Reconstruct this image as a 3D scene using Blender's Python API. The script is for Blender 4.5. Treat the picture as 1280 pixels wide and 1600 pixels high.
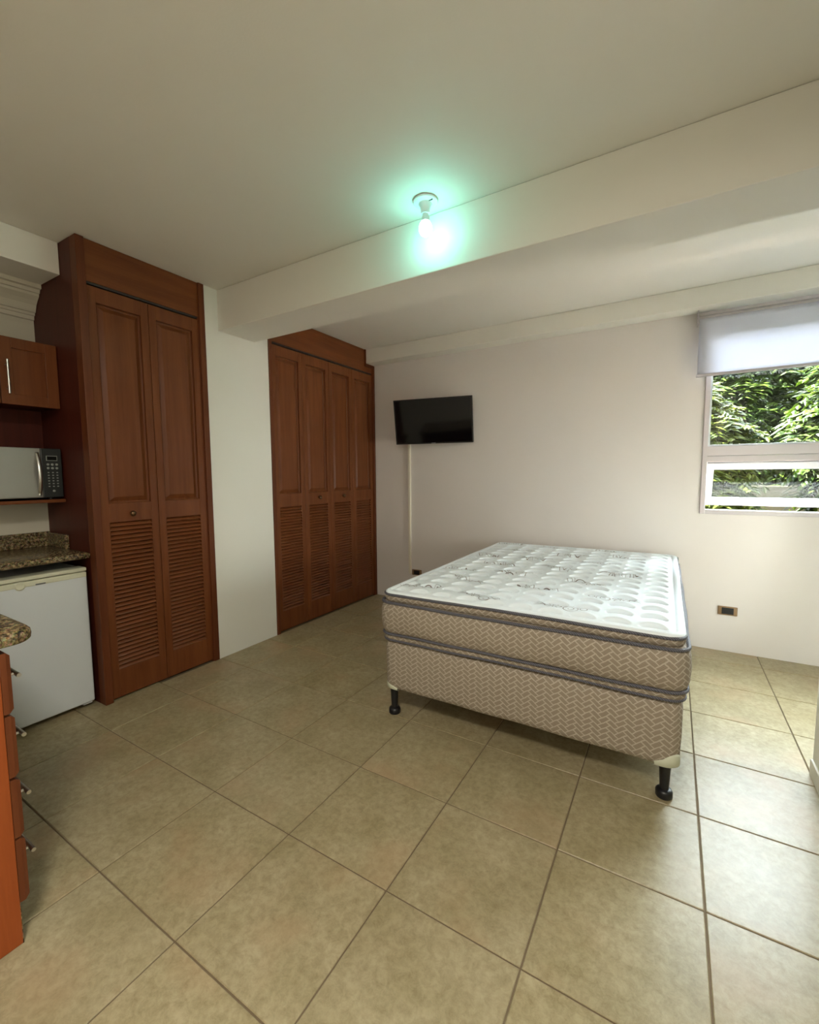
import bpy, bmesh, math, random
import numpy as np
from mathutils import Vector, Matrix
random.seed(7); rng = np.random.default_rng(7)
sc = bpy.context.scene
for o in list(bpy.data.objects): bpy.data.objects.remove(o)
col = sc.collection
R = math.radians

# ------------------------------------------------------------------ camera
CH, YAW, PITCH, ROLL, F = 1.376, .5411, .08322, -.00716, 684.41
fw = Vector((-math.sin(YAW)*math.cos(PITCH), math.cos(YAW)*math.cos(PITCH), -math.sin(PITCH)))
rt = Vector((math.cos(YAW), math.sin(YAW), 0)); up = rt.cross(fw)
r2 = rt*math.cos(ROLL)+up*math.sin(ROLL); u2 = up*math.cos(ROLL)-rt*math.sin(ROLL)
cd = bpy.data.cameras.new('camera'); cam = bpy.data.objects.new('camera', cd); col.objects.link(cam)
cd.sensor_fit = 'HORIZONTAL'; cd.sensor_width = 36; cd.lens = F/1280*36; cd.shift_y = -1.76/1280
cd.clip_start = .02; cd.clip_end = 200
M = Matrix.Identity(4)
for i in range(3): M[i][0], M[i][1], M[i][2] = r2[i], u2[i], -fw[i]
M[2][3] = CH; cam.matrix_world = M
sc.camera = cam

# ------------------------------------------------------------------ world, sun, lamps, exposure
w = bpy.data.worlds.new('World'); sc.world = w; w.use_nodes = True
nt = w.node_tree; bg = nt.nodes['Background']
tc = nt.nodes.new('ShaderNodeTexCoord'); sp = nt.nodes.new('ShaderNodeSeparateXYZ'); nt.links.new(tc.outputs['Generated'], sp.inputs[0])
cr = nt.nodes.new('ShaderNodeValToRGB'); nt.links.new(sp.outputs['Z'], cr.inputs[0])
cr.color_ramp.elements[0].position = 0.0; cr.color_ramp.elements[0].color = (1.0, .97, .90, 1)
cr.color_ramp.elements[1].position = .6; cr.color_ramp.elements[1].color = (.82, .91, 1.0, 1)
nt.links.new(cr.outputs[0], bg.inputs[0])
SKY = 28.0
bg.inputs[1].default_value = SKY
sd = bpy.data.lights.new('sun', 'SUN'); sd.energy = 300; sd.angle = R(.6); sd.color = (1, .95, .85)
sun = bpy.data.objects.new('sun', sd); col.objects.link(sun); sun.location = (0, -5, 12)
sun.rotation_euler = Vector((.62, .14, -1.0)).to_track_quat('-Z', 'Y').to_euler()
def area(name, loc, direction, sx, sy, power, color, portal=False):
    l = bpy.data.lights.new(name, 'AREA'); l.shape = 'RECTANGLE'; l.size = sx; l.size_y = sy
    l.energy = power; l.color = color
    if portal: l.cycles.is_portal = True
    o = bpy.data.objects.new(name, l); col.objects.link(o); o.location = loc
    o.rotation_euler = Vector(direction).to_track_quat('-Z', 'Y').to_euler(); return o
area('window_portal', (.95, 4.3, 1.75), (0, -1, 0), 1.6, 1.5, 1, (1, 1, 1), True)
area('added_side_window_portal', (2.1, 2.85, 1.01), (-1, 0, 0), .38, .92, 1, (1, 1, 1), True)  # portal of the added side window
FILL_POWER = 20
area('fill_light_behind_camera', (-.2, -.35, 2.62), (0, 0, -1), .45, .45, FILL_POWER, (1, .93, .82))  # fill light added behind the camera to brighten the front room
BULB = 16
sc.view_settings.view_transform = 'Standard'; sc.view_settings.look = 'None'
sc.view_settings.exposure = 1.55; sc.view_settings.gamma = 1
sc.view_settings.use_curve_mapping = False

# ------------------------------------------------------------------ helpers
WL = {}
def tag(o, label=None, cat=None, group=None, kind=None):
    if label: o['label'] = label
    if cat: o['category'] = cat
    if group: o['group'] = group
    if kind: o['kind'] = kind
    return o
def empty(name, loc, label, cat, group=None, rz=0):
    o = bpy.data.objects.new(name, None); col.objects.link(o); o.location = loc; o.rotation_euler.z = rz
    o.empty_display_size = .1; WL[o.name] = Vector(loc) if rz == 0 else Vector((0, 0, 0))
    return tag(o, label, cat, group)
def link(name, me, mat, parent=None, loc=None, kind=None):
    o = bpy.data.objects.new(name, me); col.objects.link(o)
    if mat and not me.materials: me.materials.append(mat)
    base = Vector((0, 0, 0))
    if parent: o.parent = parent; base = WL.get(parent.name, Vector((0, 0, 0)))
    if loc is not None: o.location = Vector(loc)-base; WL[o.name] = Vector(loc)
    else: o.location = -base; WL[o.name] = Vector((0, 0, 0))
    if kind: o['kind'] = kind
    return o
class B:
    """collects shapes in one bmesh"""
    def __init__(s): s.bm = bmesh.new()
    def box(s, x0, x1, y0, y1, z0, z1, b=0, seg=2):
        t = bmesh.new(); r = bmesh.ops.create_cube(t, size=1)
        bmesh.ops.scale(t, vec=(x1-x0, y1-y0, z1-z0), verts=t.verts)
        bmesh.ops.translate(t, vec=((x0+x1)/2, (y0+y1)/2, (z0+z1)/2), verts=t.verts)
        if b: bmesh.ops.bevel(t, geom=list(t.edges), offset=b, segments=seg, profile=.5, affect='EDGES')
        return s.add(t)
    def add(s, t):
        me = bpy.data.meshes.new('t'); t.to_mesh(me); t.free(); s.bm.from_mesh(me); bpy.data.meshes.remove(me); return s
    def faces(s, vs, fs):
        v = [s.bm.verts.new(p) for p in vs]
        for f in fs:
            try: s.bm.faces.new([v[i] for i in f])
            except ValueError: pass
        return s
    def lathe(s, c, prof, n=24, axis='z', cap=True):
        vs = []; fs = []
        for (r, h) in prof:
            for k in range(n):
                a = 2*math.pi*k/n; p = (r*math.cos(a), r*math.sin(a), h)
                if axis == 'x': p = (p[2], p[0], p[1])
                if axis == 'y': p = (p[0], p[2], p[1])
                vs.append((p[0]+c[0], p[1]+c[1], p[2]+c[2]))
        for i in range(len(prof)-1):
            for k in range(n): fs.append((i*n+k, i*n+(k+1) % n, (i+1)*n+(k+1) % n, (i+1)*n+k))
        if cap: fs.append(tuple(range(n-1, -1, -1))); fs.append(tuple((len(prof)-1)*n+k for k in range(n)))
        return s.faces(vs, fs)
    def tube(s, pts, r, n=8, closed=False):
        pts = [Vector(p) for p in pts]; m = len(pts); vs = []; fs = []
        for i, p in enumerate(pts):
            a = pts[i-1] if (i > 0 or closed) else p; c = pts[(i+1) % m] if (i < m-1 or closed) else p
            d = (c-a).normalized(); u = d.cross(Vector((0, 0, 1)))
            if u.length < .05: u = d.cross(Vector((1, 0, 0)))
            u.normalize(); v = d.cross(u)
            for k in range(n):
                t = 2*math.pi*k/n; vs.append(p+(u*math.cos(t)+v*math.sin(t))*r)
        for i in range(m if closed else m-1):
            j = (i+1) % m
            for k in range(n): fs.append((i*n+k, i*n+(k+1) % n, j*n+(k+1) % n, j*n+k))
        if not closed: fs.append(tuple(range(n))); fs.append(tuple((m-1)*n+k for k in range(n-1, -1, -1)))
        return s.faces(vs, fs)
    def mesh(s, name, smooth=False, sub=None):
        bmesh.ops.recalc_face_normals(s.bm, faces=s.bm.faces)
        if sub is not None: bmesh.ops.translate(s.bm, vec=-Vector(sub), verts=s.bm.verts)
        me = bpy.data.meshes.new(name); s.bm.to_mesh(me); s.bm.free()
        if smooth:
            me.shade_smooth()
            try: me.set_sharp_from_angle(angle=R(40))
            except Exception: pass
        return me
    def obj(s, name, mat, parent=None, smooth=False, kind=None):
        return link(name, s.mesh(name, smooth), mat, parent, kind=kind)
def npmesh(name, V, Fq, smooth=True, uv=None):
    me = bpy.data.meshes.new(name); me.from_pydata(V.tolist() if hasattr(V, 'tolist') else V, [], Fq.tolist() if hasattr(Fq, 'tolist') else Fq)
    if smooth: me.shade_smooth()
    if uv is not None:
        l = me.uv_layers.new(name='UVMap'); idx = np.empty(len(me.loops), int); me.loops.foreach_get('vertex_index', idx)
        l.data.foreach_set('uv', np.asarray(uv)[idx].ravel())
    return me

# ------------------------------------------------------------------ materials
class Nd:
    def __init__(s, m): s.t = m.node_tree
    def n(s, typ, inputs=None, **props):
        nd = s.t.nodes.new(typ)
        for k, v in props.items(): setattr(nd, k, v)
        for k, v in (inputs or {}).items():
            if hasattr(v, 'is_output') or isinstance(v, bpy.types.NodeSocket): s.t.links.new(v, nd.inputs[k])
            else: nd.inputs[k].default_value = v
        return nd
    def m(s, op, a, b=0.0, c=0.0):
        return s.n('ShaderNodeMath', {0: a, 1: b, 2: c}, operation=op).outputs[0]
    def mix(s, fac, a, b, mode='MIX'):
        nd = s.n('ShaderNodeMix', data_type='RGBA', blend_type=mode)
        for i, v in ((0, fac), (6, a), (7, b)):
            if isinstance(v, bpy.types.NodeSocket): s.t.links.new(v, nd.inputs[i])
            else: nd.inputs[i].default_value = v if i == 0 else (tuple(v)+(1,) if len(v) == 3 else v)
        return nd.outputs[2]
def mat(name, color=(.8, .8, .8), rough=.5, metal=0, **kw):
    m = bpy.data.materials.new(name); m.use_nodes = True
    b = m.node_tree.nodes['Principled BSDF']
    b.inputs['Base Color'].default_value = (*color, 1); b.inputs['Roughness'].default_value = rough; b.inputs['Metallic'].default_value = metal
    for k, v in kw.items(): b.inputs[k].default_value = v
    return m, Nd(m), b
def L(m, a, b): m.node_tree.links.new(a, b)
def bump(N, b, h, strength=.2, dist=.01):
    nd = N.n('ShaderNodeBump', {'Height': h, 'Strength': strength, 'Distance': dist}); N.t.links.new(nd.outputs[0], b.inputs['Normal'])
def obc(N): return N.n('ShaderNodeTexCoord').outputs['Object']
def rnd(N): return N.n('ShaderNodeObjectInfo').outputs['Random']

def paint(name, c, rough=.65):
    m, N, b = mat(name, c, rough)
    g = N.n('ShaderNodeNewGeometry').outputs['Position']
    n1 = N.n('ShaderNodeTexNoise', {'Vector': g, 'Scale': 130.0, 'Detail': 3.0})
    n2 = N.n('ShaderNodeTexNoise', {'Vector': g, 'Scale': 2.2, 'Detail': 3.0})
    c2 = N.mix(N.m('MULTIPLY', n2.outputs[0], .10), c, tuple(x*.8 for x in c)); L(m, c2, b.inputs['Base Color'])
    bump(N, b, n1.outputs[0], .12, .002); return m
M_WALL = paint('warm_white_paint', (.80, .795, .73))
M_WALL_TINT = paint('light_tinted_wall_paint', (.76, .700, .665))  # far wall: pinkish cast of the light put into its colour
M_CEIL = paint('ceiling_paint', (.84, .805, .735))
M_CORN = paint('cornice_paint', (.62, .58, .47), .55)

def wood(name, c1, c2, rough=.5, axis='Z', scale=1.0):
    m, N, b = mat(name, c1, rough)
    co = obc(N); r = rnd(N)
    s = (14, 14, .8) if axis == 'Z' else ((14, .8, 14) if axis == 'Y' else (.8, 14, 14))
    mp = N.n('ShaderNodeMapping', {'Vector': co, 'Scale': tuple(k*scale for k in s)})
    off = N.n('ShaderNodeVectorMath', {0: mp.outputs[0], 1: N.n('ShaderNodeCombineXYZ', {0: N.m('MULTIPLY', r, 37.0), 1: N.m('MULTIPLY', r, 91.0), 2: 0.0}).outputs[0]}, operation='ADD').outputs[0]
    n1 = N.n('ShaderNodeTexNoise', {'Vector': off, 'Scale': 1.6, 'Detail': 5.0, 'Distortion': .6})
    n2 = N.n('ShaderNodeTexNoise', {'Vector': off, 'Scale': 9.0, 'Detail': 3.0})
    f = N.m('ADD', N.m('MULTIPLY', n1.outputs[0], .75), N.m('MULTIPLY', n2.outputs[0], .25))
    rp = N.n('ShaderNodeValToRGB', {0: f}); e = rp.color_ramp.elements
    e[0].position = .32; e[0].color = (*c2, 1); e[1].position = .66; e[1].color = (*c1, 1)
    hv = N.mix(N.m('MULTIPLY', r, .30), rp.outputs[0], tuple(x*.7 for x in c1)); L(m, hv, b.inputs['Base Color'])
    bump(N, b, n2.outputs[0], .06, .002)
    b.inputs['Coat Weight'].default_value = .06; b.inputs['Coat Roughness'].default_value = .25; b.inputs['Specular IOR Level'].default_value = .22
    return m
M_WOOD = wood('cherry_wood', (.185, .056, .0155), (.120, .034, .0085))
M_WOODH = wood('cherry_wood_horizontal', (.185, .056, .0155), (.120, .034, .0085), axis='Y')
M_SLAT = wood('cherry_slat', (.200, .062, .020), (.140, .042, .012), axis='Y', rough=.36)
M_SLAT.node_tree.nodes['Principled BSDF'].inputs['Specular IOR Level'].default_value = .55
M_CASE = wood('cherry_casing', (.150, .042, .013), (.100, .026, .008))
M_DARK = wood('dark_cherry_side', (.085, .015, .007), (.055, .010, .005))
M_ORNG = wood('orange_cherry', (.36, .085, .018), (.26, .055, .012))

# floor tile
m, N, b = mat('beige_tile', (.4, .33, .2), .26); M_TILE = m; b.inputs['Specular IOR Level'].default_value = .38
g = N.n('ShaderNodeNewGeometry').outputs['Position']; r = rnd(N)
off = N.n('ShaderNodeVectorMath', {0: g, 1: N.n('ShaderNodeCombineXYZ', {0: N.m('MULTIPLY', r, 53.0), 1: N.m('MULTIPLY', r, 17.0), 2: N.m('MULTIPLY', r, 29.0)}).outputs[0]}, operation='ADD').outputs[0]
n1 = N.n('ShaderNodeTexNoise', {'Vector': off, 'Scale': 5.0, 'Detail': 9.0, 'Roughness': .66, 'Distortion': .0})
n2 = N.n('ShaderNodeTexNoise', {'Vector': off, 'Scale': 38.0, 'Detail': 8.0, 'Roughness': .78, 'Distortion': .35})
n3 = N.n('ShaderNodeTexNoise', {'Vector': off, 'Scale': 2.6, 'Detail': 4.0})
rp = N.n('ShaderNodeValToRGB', {0: n1.outputs[0]}); e = rp.color_ramp.elements
e[0].position = .34; e[0].color = (.33, .275, .150, 1); e[1].position = .68; e[1].color = (.44, .375, .235, 1)
rp2 = N.n('ShaderNodeValToRGB', {0: n2.outputs[0]}); e = rp2.color_ramp.elements
e[0].position = .33; e[0].color = (.50, .46, .36, 1); e[1].position = .60; e[1].color = (1, 1, 1, 1)
c = N.mix(.75, rp.outputs[0], rp2.outputs[0], 'MULTIPLY')
rp3 = N.n('ShaderNodeValToRGB', {0: n3.outputs[0]}); e = rp3.color_ramp.elements
e[0].position = .54; e[0].color = (0, 0, 0, 1); e[1].position = .74; e[1].color = (1, 1, 1, 1)
c = N.mix(N.m('MULTIPLY', rp3.outputs[0], .55), c, (.42, .27, .15))
c = N.mix(N.m('MULTIPLY', r, .18), c, (.34, .30, .21))
L(m, c, b.inputs['Base Color'])
L(m, N.m('ADD', N.m('MULTIPLY', n1.outputs[0], .14), .30), b.inputs['Roughness'])
bump(N, b, N.m('ADD', n2.outputs[0], N.m('MULTIPLY', n1.outputs[0], .6)), .10, .002)
M_GROUT = paint('grout', (.17, .125, .075), .9)

# granite
m, N, b = mat('granite', (.2, .15, .08), .25); M_GRAN = m
co = N.n('ShaderNodeNewGeometry').outputs['Position']
v = N.n('ShaderNodeTexVoronoi', {'Vector': co, 'Scale': 150.0}); n = N.n('ShaderNodeTexNoise', {'Vector': co, 'Scale': 70.0, 'Detail': 6.0, 'Roughness': .75})
rp = N.n('ShaderNodeValToRGB', {0: n.outputs[0]}); e = rp.color_ramp.elements
e[0].position = .40; e[0].color = (.018, .014, .010, 1); e[1].position = .62; e[1].color = (.42, .33, .18, 1)
x = rp.color_ramp.elements.new(.5); x.color = (.16, .11, .05, 1)
c = N.mix(.35, rp.outputs[0], v.outputs['Color'], 'MULTIPLY'); L(m, c, b.inputs['Base Color'])

M_CHROME = mat('brushed_steel', (.62, .61, .58), .28, 1)[0]
M_BRASS = mat('aged_brass', (.16, .09, .045), .32, .9)[0]
M_TRACK = mat('dark_track', (.05, .04, .035), .45, .6)[0]
M_BLACK = mat('black_gap', (.006, .006, .006), .8)[0]
M_FOOT = mat('black_plastic', (.010, .010, .012), .38)[0]
M_FRW = mat('fridge_white', (.66, .70, .72), .35)[0]
M_FRC = mat('fridge_cream', (.62, .62, .47), .4)[0]
M_BADGE = mat('badge_grey', (.16, .17, .17), .3, .5)[0]
M_UPVC = mat('window_upvc', (.60, .54, .545), .35)[0]
M_BEAD = mat('window_bead', (.62, .65, .68), .3)[0]
M_PORC = mat('lamp_porcelain', (.80, .82, .82), .3)[0]
M_TVB = mat('tv_bezel', (.006, .006, .007), .3)[0]
M_TVS = mat('tv_screen', (.002, .002, .003), .07)[0]
M_COND = mat('conduit_ivory', (.80, .74, .62), .5)[0]
M_PLATE = mat('bronze_plate', (.30, .185, .10), .35, .35)[0]
M_INS = mat('outlet_black', (.012, .012, .014), .4)[0]
M_GUARD = mat('corner_guard', (.62, .64, .50), .5)[0]
M_CREAM = mat('creamy_logo', (.35, .35, .35), .4)[0]
M_MWS = mat('microwave_silver', (.36, .36, .33), .38, .6)[0]
M_MWF = mat('microwave_case', (.05, .05, .05), .4, .3)[0]
M_MWP = mat('microwave_panel', (.022, .026, .026), .3)[0]
M_MWB = mat('microwave_button', (.30, .33, .30), .4)[0]
M_DISP = mat('display_glass', (.004, .006, .005), .12)[0]
M_RAIL = mat('blind_bar', (.50, .45, .46), .4, .2)[0]
M_PIPE_, N, b = mat('grey_piping', (.10, .10, .125), .6); M_PIPE = M_PIPE_
wv = N.n('ShaderNodeTexWave', {'Vector': N.n('ShaderNodeTexCoord').outputs['Object'], 'Scale': 55.0}, bands_direction='DIAGONAL')
bump(N, b, wv.outputs[0], .6, .004); L(M_PIPE, N.mix(wv.outputs[0], (.055, .055, .075), (.17, .17, .20)), b.inputs['Base Color'])
M_TICK, N, b = mat('white_knit_ticking', (.88, .95, 1.0), .85)
nn = N.n('ShaderNodeTexNoise', {'Vector': obc(N), 'Scale': 400.0}); bump(N, b, nn.outputs[0], .2, .001)
M_PRINT = mat('printed_brown_line', (.24, .205, .195), .9)[0]
# glass that lets light straight through
m, N, b = mat('clear_glass', (1, 1, 1), 0.0); M_GLASS = m
tr = N.n('ShaderNodeBsdfTransparent', {0: (.93, .96, .94, 1)}); gl = N.n('ShaderNodeBsdfGlossy', {'Roughness': .01})
fr = N.n('ShaderNodeFresnel', {0: 1.45}); mx = N.n('ShaderNodeMixShader', {0: fr.outputs[0], 1: tr.outputs[0], 2: gl.outputs[0]})
L(m, mx.outputs[0], m.node_tree.nodes['Material Output'].inputs[0])
# blind cloth
m, N, b = mat('blind_cloth', (.85, .85, .88), .9); M_BLIND = m
df = N.n('ShaderNodeBsdfDiffuse', {0: (.82, .82, .90, 1)}); tl = N.n('ShaderNodeBsdfTranslucent', {0: (.78, .79, .86, 1)})
mx = N.n('ShaderNodeMixShader', {0: .36, 1: df.outputs[0], 2: tl.outputs[0]}); L(m, mx.outputs[0], m.node_tree.nodes['Material Output'].inputs[0])
# leaves
def leafmat(name, c1, c2):
    m, N, b = mat(name, c1, .45); b.inputs['Specular IOR Level'].default_value = .06
    g = N.n('ShaderNodeNewGeometry').outputs
    n = N.n('ShaderNodeTexNoise', {'Vector': g['Position'], 'Scale': 3.5, 'Detail': 3.0})
    k = N.m('ADD', N.m('MULTIPLY', n.outputs[0], .6), N.m('MULTIPLY', g['Random Per Island'], .45))
    rp = N.n('ShaderNodeValToRGB', {0: k}); e = rp.color_ramp.elements
    e[0].position = .3; e[0].color = (*c2, 1); e[1].position = .75; e[1].color = (*c1, 1)
    L(m, rp.outputs[0], b.inputs['Base Color'])
    tl = N.n('ShaderNodeBsdfTranslucent', {0: rp.outputs[0]}); mx = N.n('ShaderNodeMixShader', {0: .3, 1: b.outputs[0], 2: tl.outputs[0]})
    L(m, mx.outputs[0], m.node_tree.nodes['Material Output'].inputs[0]); return m
M_LEAF = leafmat('mid_green_leaf', (.0088, .0145, .0012), (.0016, .0042, .0005))  # mid green, tone varies from leaf to leaf
M_LEAF2 = leafmat('yellow_green_leaf', (.0135, .0165, .0015), (.0036, .0066, .0007))
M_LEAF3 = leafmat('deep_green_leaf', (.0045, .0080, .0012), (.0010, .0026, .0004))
M_BARK = mat('bark', (.10, .07, .045), .9)[0]
M_BOUNCE = paint('warm_bounce_patio', (.80, .64, .53), .9)  # warm tone chosen to tint the light bounced into the room
M_GRASS = paint('grass', (.004, .007, .002), .95)
M_GLARE = paint('pale_glare', (.0085, .0082, .0055), 1.0)  # pale tone standing for glare in the tilted lower pane
for q_ in (M_GLARE, M_GRASS): q_.node_tree.nodes['Principled BSDF'].inputs['Specular IOR Level'].default_value = 0

# herringbone ticking for the sides of mattress and base
def herring(name, base, line, dark, cell=.0185, stretch=1.3):
    m, N, b = mat(name, base, .85)
    uv = N.n('ShaderNodeUVMap').outputs[0]; s = N.n('ShaderNodeSeparateXYZ', {0: uv})
    nz = N.n('ShaderNodeTexNoise', {'Vector': uv, 'Scale': 26.0, 'Detail': 2.0}); wob = N.m('MULTIPLY', N.m('SUBTRACT', nz.outputs[0], .5), .012)
    u = N.m('DIVIDE', s.outputs[0], stretch); v = N.m('ADD', s.outputs[1], wob)
    x = N.m('DIVIDE', N.m('ADD', u, v), cell*1.414); y = N.m('DIVIDE', N.m('SUBTRACT', v, u), cell*1.414)
    ix = N.m('FLOOR', x); iy = N.m('FLOOR', y); fx = N.m('SUBTRACT', x, ix); fy = N.m('SUBTRACT', y, iy)
    k = N.m('FLOORED_MODULO', N.m('ADD', N.m('SUBTRACT', ix, iy), .5), 4.0)   # in (0,4)
    k0 = N.m('LESS_THAN', k, 1.0); k3 = N.m('GREATER_THAN', k, 3.0); hz = N.m('LESS_THAN', k, 2.0); vt = N.m('SUBTRACT', 1.0, hz)
    k1 = N.m('SUBTRACT', hz, k0); k2 = N.m('SUBTRACT', vt, k3)
    W = .11
    lo = lambda f: N.m('LESS_THAN', f, W)
    hi = lambda f: N.m('GREATER_THAN', f, 1-W)
    ey = N.m('MAXIMUM', lo(fy), hi(fy)); ex = N.m('MAXIMUM', lo(fx), hi(fx))
    a = N.m('MULTIPLY', hz, ey); a = N.m('MAXIMUM', a, N.m('MULTIPLY', vt, ex))
    a = N.m('MAXIMUM', a, N.m('MULTIPLY', k0, lo(fx))); a = N.m('MAXIMUM', a, N.m('MULTIPLY', k1, hi(fx)))
    a = N.m('MAXIMUM', a, N.m('MULTIPLY', k3, lo(fy))); a = N.m('MAXIMUM', a, N.m('MULTIPLY', k2, hi(fy)))
    fl = N.m('ADD', N.m('MULTIPLY', hz, fy), N.m('MULTIPLY', vt, fx))
    st = N.m('GREATER_THAN', N.m('SINE', N.m('MULTIPLY', fl, 25.0)), .1)
    c = N.mix(N.m('MULTIPLY', st, .7), base, dark); c = N.mix(a, c, line)
    L(m, c, b.inputs['Base Color']); bump(N, b, a, .5, .002); return m
M_HERR = herring('herringbone_ticking', (.33, .275, .21), (.47, .41, .335), (.21, .17, .125))

# ================================================================== SETTING
H = 2.715; XL = -2.885; YW = 4.061; XK = -3.48; XR = .592; YB = -1.6; XA = 2.0
S_ = 'structure'
# sub-floor with separate tiles
fl = B().box(XK-.2, XA+.15, YB-.15, YW+.15, -.12, -.004).obj('floor', M_GROUT, kind=S_)
T, TX, TY, GAP = .4516, -2.1218, .6568, .0026
tile_cache = {}
def tile(x0, x1, y0, y1):
    if x1-x0 < .02 or y1-y0 < .02: return
    key = (round(x1-x0, 3), round(y1-y0, 3))
    if key not in tile_cache:
        t = B(); a, c = (x1-x0)/2, (y1-y0)/2; e = .0022
        t.faces([(-a, -c, -.010), (a, -c, -.010), (a, c, -.010), (-a, c, -.010), (-a, -c, -e), (a, -c, -e), (a, c, -e), (-a, c, -e),
                 (-a+e, -c+e, 0), (a-e, -c+e, 0), (a-e, c-e, 0), (-a+e, c-e, 0)],
                [(0, 1, 5, 4), (1, 2, 6, 5), (2, 3, 7, 6), (3, 0, 4, 7), (4, 5, 9, 8), (5, 6, 10, 9), (6, 7, 11, 10), (7, 4, 8, 11), (8, 9, 10, 11)])
        tile_cache[key] = t.mesh('tile')
    link('tile', tile_cache[key], M_TILE, fl, loc=((x0+x1)/2, (y0+y1)/2, 0))
for i in range(-4, 10):
    for j in range(-6, 8):
        x0, x1, y0, y1 = TX+i*T+GAP, TX+(i+1)*T-GAP, TY+j*T+GAP, TY+(j+1)*T-GAP
        y0, y1 = max(y0, YB+.005), min(y1, YW-.003)
        lim = XK if y0 < 1.22 else XL
        xa, xb = max(x0, (XK if y0 < 1.22 else XL)+.003), x1
        if y0 < 2.558-.1: xb = min(xb, XR-.003) if xa < XR else xb
        xb = min(xb, XA-.003)
        if xa >= XR and y1 < 2.55: continue
        if xa >= XR and y0 < 2.558: y0 = 2.56
        tile(xa, xb, y0, y1)

B().box(XK-.2, XA+.15, YB-.15, YW+.15, H, H+.2).obj('ceiling', M_CEIL, kind=S_)
# wall with window: four blocks round the opening
WX0, WX1, WZ0, WZ1 = .184, 1.72, 1.056, 2.45
t = B(); y0, y1 = YW, YW+.15
t.box(XK-.2, WX0, y0, y1, -.004, H).box(WX1, XA+.15, y0, y1, -.004, H).box(WX0, WX1, y0, y1, -.004, WZ0).box(WX0, WX1, y0, y1, WZ1, H)
t.obj('wall_far', M_WALL_TINT, kind=S_)
t = B().box(XL-.12, XL, 2.0, 2.566, -.004, H).obj('wall_left', M_WALL, kind=S_)
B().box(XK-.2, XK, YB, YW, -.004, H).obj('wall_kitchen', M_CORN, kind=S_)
B().box(XR, XR+.12, YB, 2.558, -.004, H).obj('wall_right', M_WALL, kind=S_)
t = B(); a0, a1, z0, z1 = 2.66, 3.04, .55, 1.47
t.box(XA, XA+.15, 2.438, a0, -.004, H).box(XA, XA+.15, a1, YW, -.004, H).box(XA, XA+.15, a0, a1, -.004, z0).box(XA, XA+.15, a0, a1, z1, H)
t.obj('wall_alcove', M_WALL, kind=S_)
B().box(XR+.12, XA, 2.438, 2.558, -.004, H).obj('wall_near', M_WALL, kind=S_)
B().box(XK, XR, YB-.15, YB, -.004, H).obj('wall_back', M_WALL, kind=S_)
# beams and soffit
B().box(XL-.02, XR-.001, 2.11, 2.437, 2.428, H-.001, .004).obj('trim_1', M_CEIL, kind=S_)
B().box(XL-.001, XA, 3.905, YW-.001, 2.57, H-.001, .004).obj('trim_2', M_CEIL, kind=S_)
B().box(XK+.001, -3.073, YB+.001, 1.221, 2.535, H-.001, .003).obj('trim_3', M_CEIL, kind=S_)
# crown cornice under the soffit (extruded profile)
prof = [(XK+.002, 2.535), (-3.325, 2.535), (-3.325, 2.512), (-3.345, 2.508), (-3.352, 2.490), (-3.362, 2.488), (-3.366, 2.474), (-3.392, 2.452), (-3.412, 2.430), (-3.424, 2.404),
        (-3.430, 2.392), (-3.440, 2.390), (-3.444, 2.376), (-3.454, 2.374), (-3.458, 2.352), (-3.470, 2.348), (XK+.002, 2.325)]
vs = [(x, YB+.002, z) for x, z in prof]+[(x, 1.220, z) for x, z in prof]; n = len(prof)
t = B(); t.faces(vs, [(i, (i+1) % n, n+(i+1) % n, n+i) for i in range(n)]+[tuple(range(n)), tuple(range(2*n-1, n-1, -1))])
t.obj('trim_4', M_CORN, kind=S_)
# skirting strip on the stub wall
B().box(XR-.010, XR-.0005, YB+.01, 2.556, 0, .075, .002).obj('baseboard_right', M_WALL, kind=S_)

# ------------------------------------------------------------------ window in the far wall
wf = B()
YF0, YF1 = YW-.012, YW+.055
def frame_rect(t, x0, x1, z0, z1, w, y0, y1, b=.004, wz=None):
    wz = wz or w
    t.box(x0, x0+w, y0, y1, z0, z1, b).box(x1-w, x1, y0, y1, z0, z1, b).box(x0+w-.001, x1-w+.001, y0, y1, z0, z0+wz, b).box(x0+w-.001, x1-w+.001, y0, y1, z1-wz, z1, b)
XM = 1.03
win = B()
frame_rect(win, WX0+.001, WX1-.001, WZ0+.001, WZ1-.001, .034, YF0, YF1)
win.box(WX0+.03, WX1-.03, YF0, YF1, 1.452, 1.497, .003).box(WX0+.03, WX1-.03, YF0, YF1, 1.500, 1.570, .003)
win.box(XM-.025, XM+.025, YF0, YF1, WZ0+.03, WZ1-.03, .003)
win = win.obj('window_1', M_UPVC, kind=S_)
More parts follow.
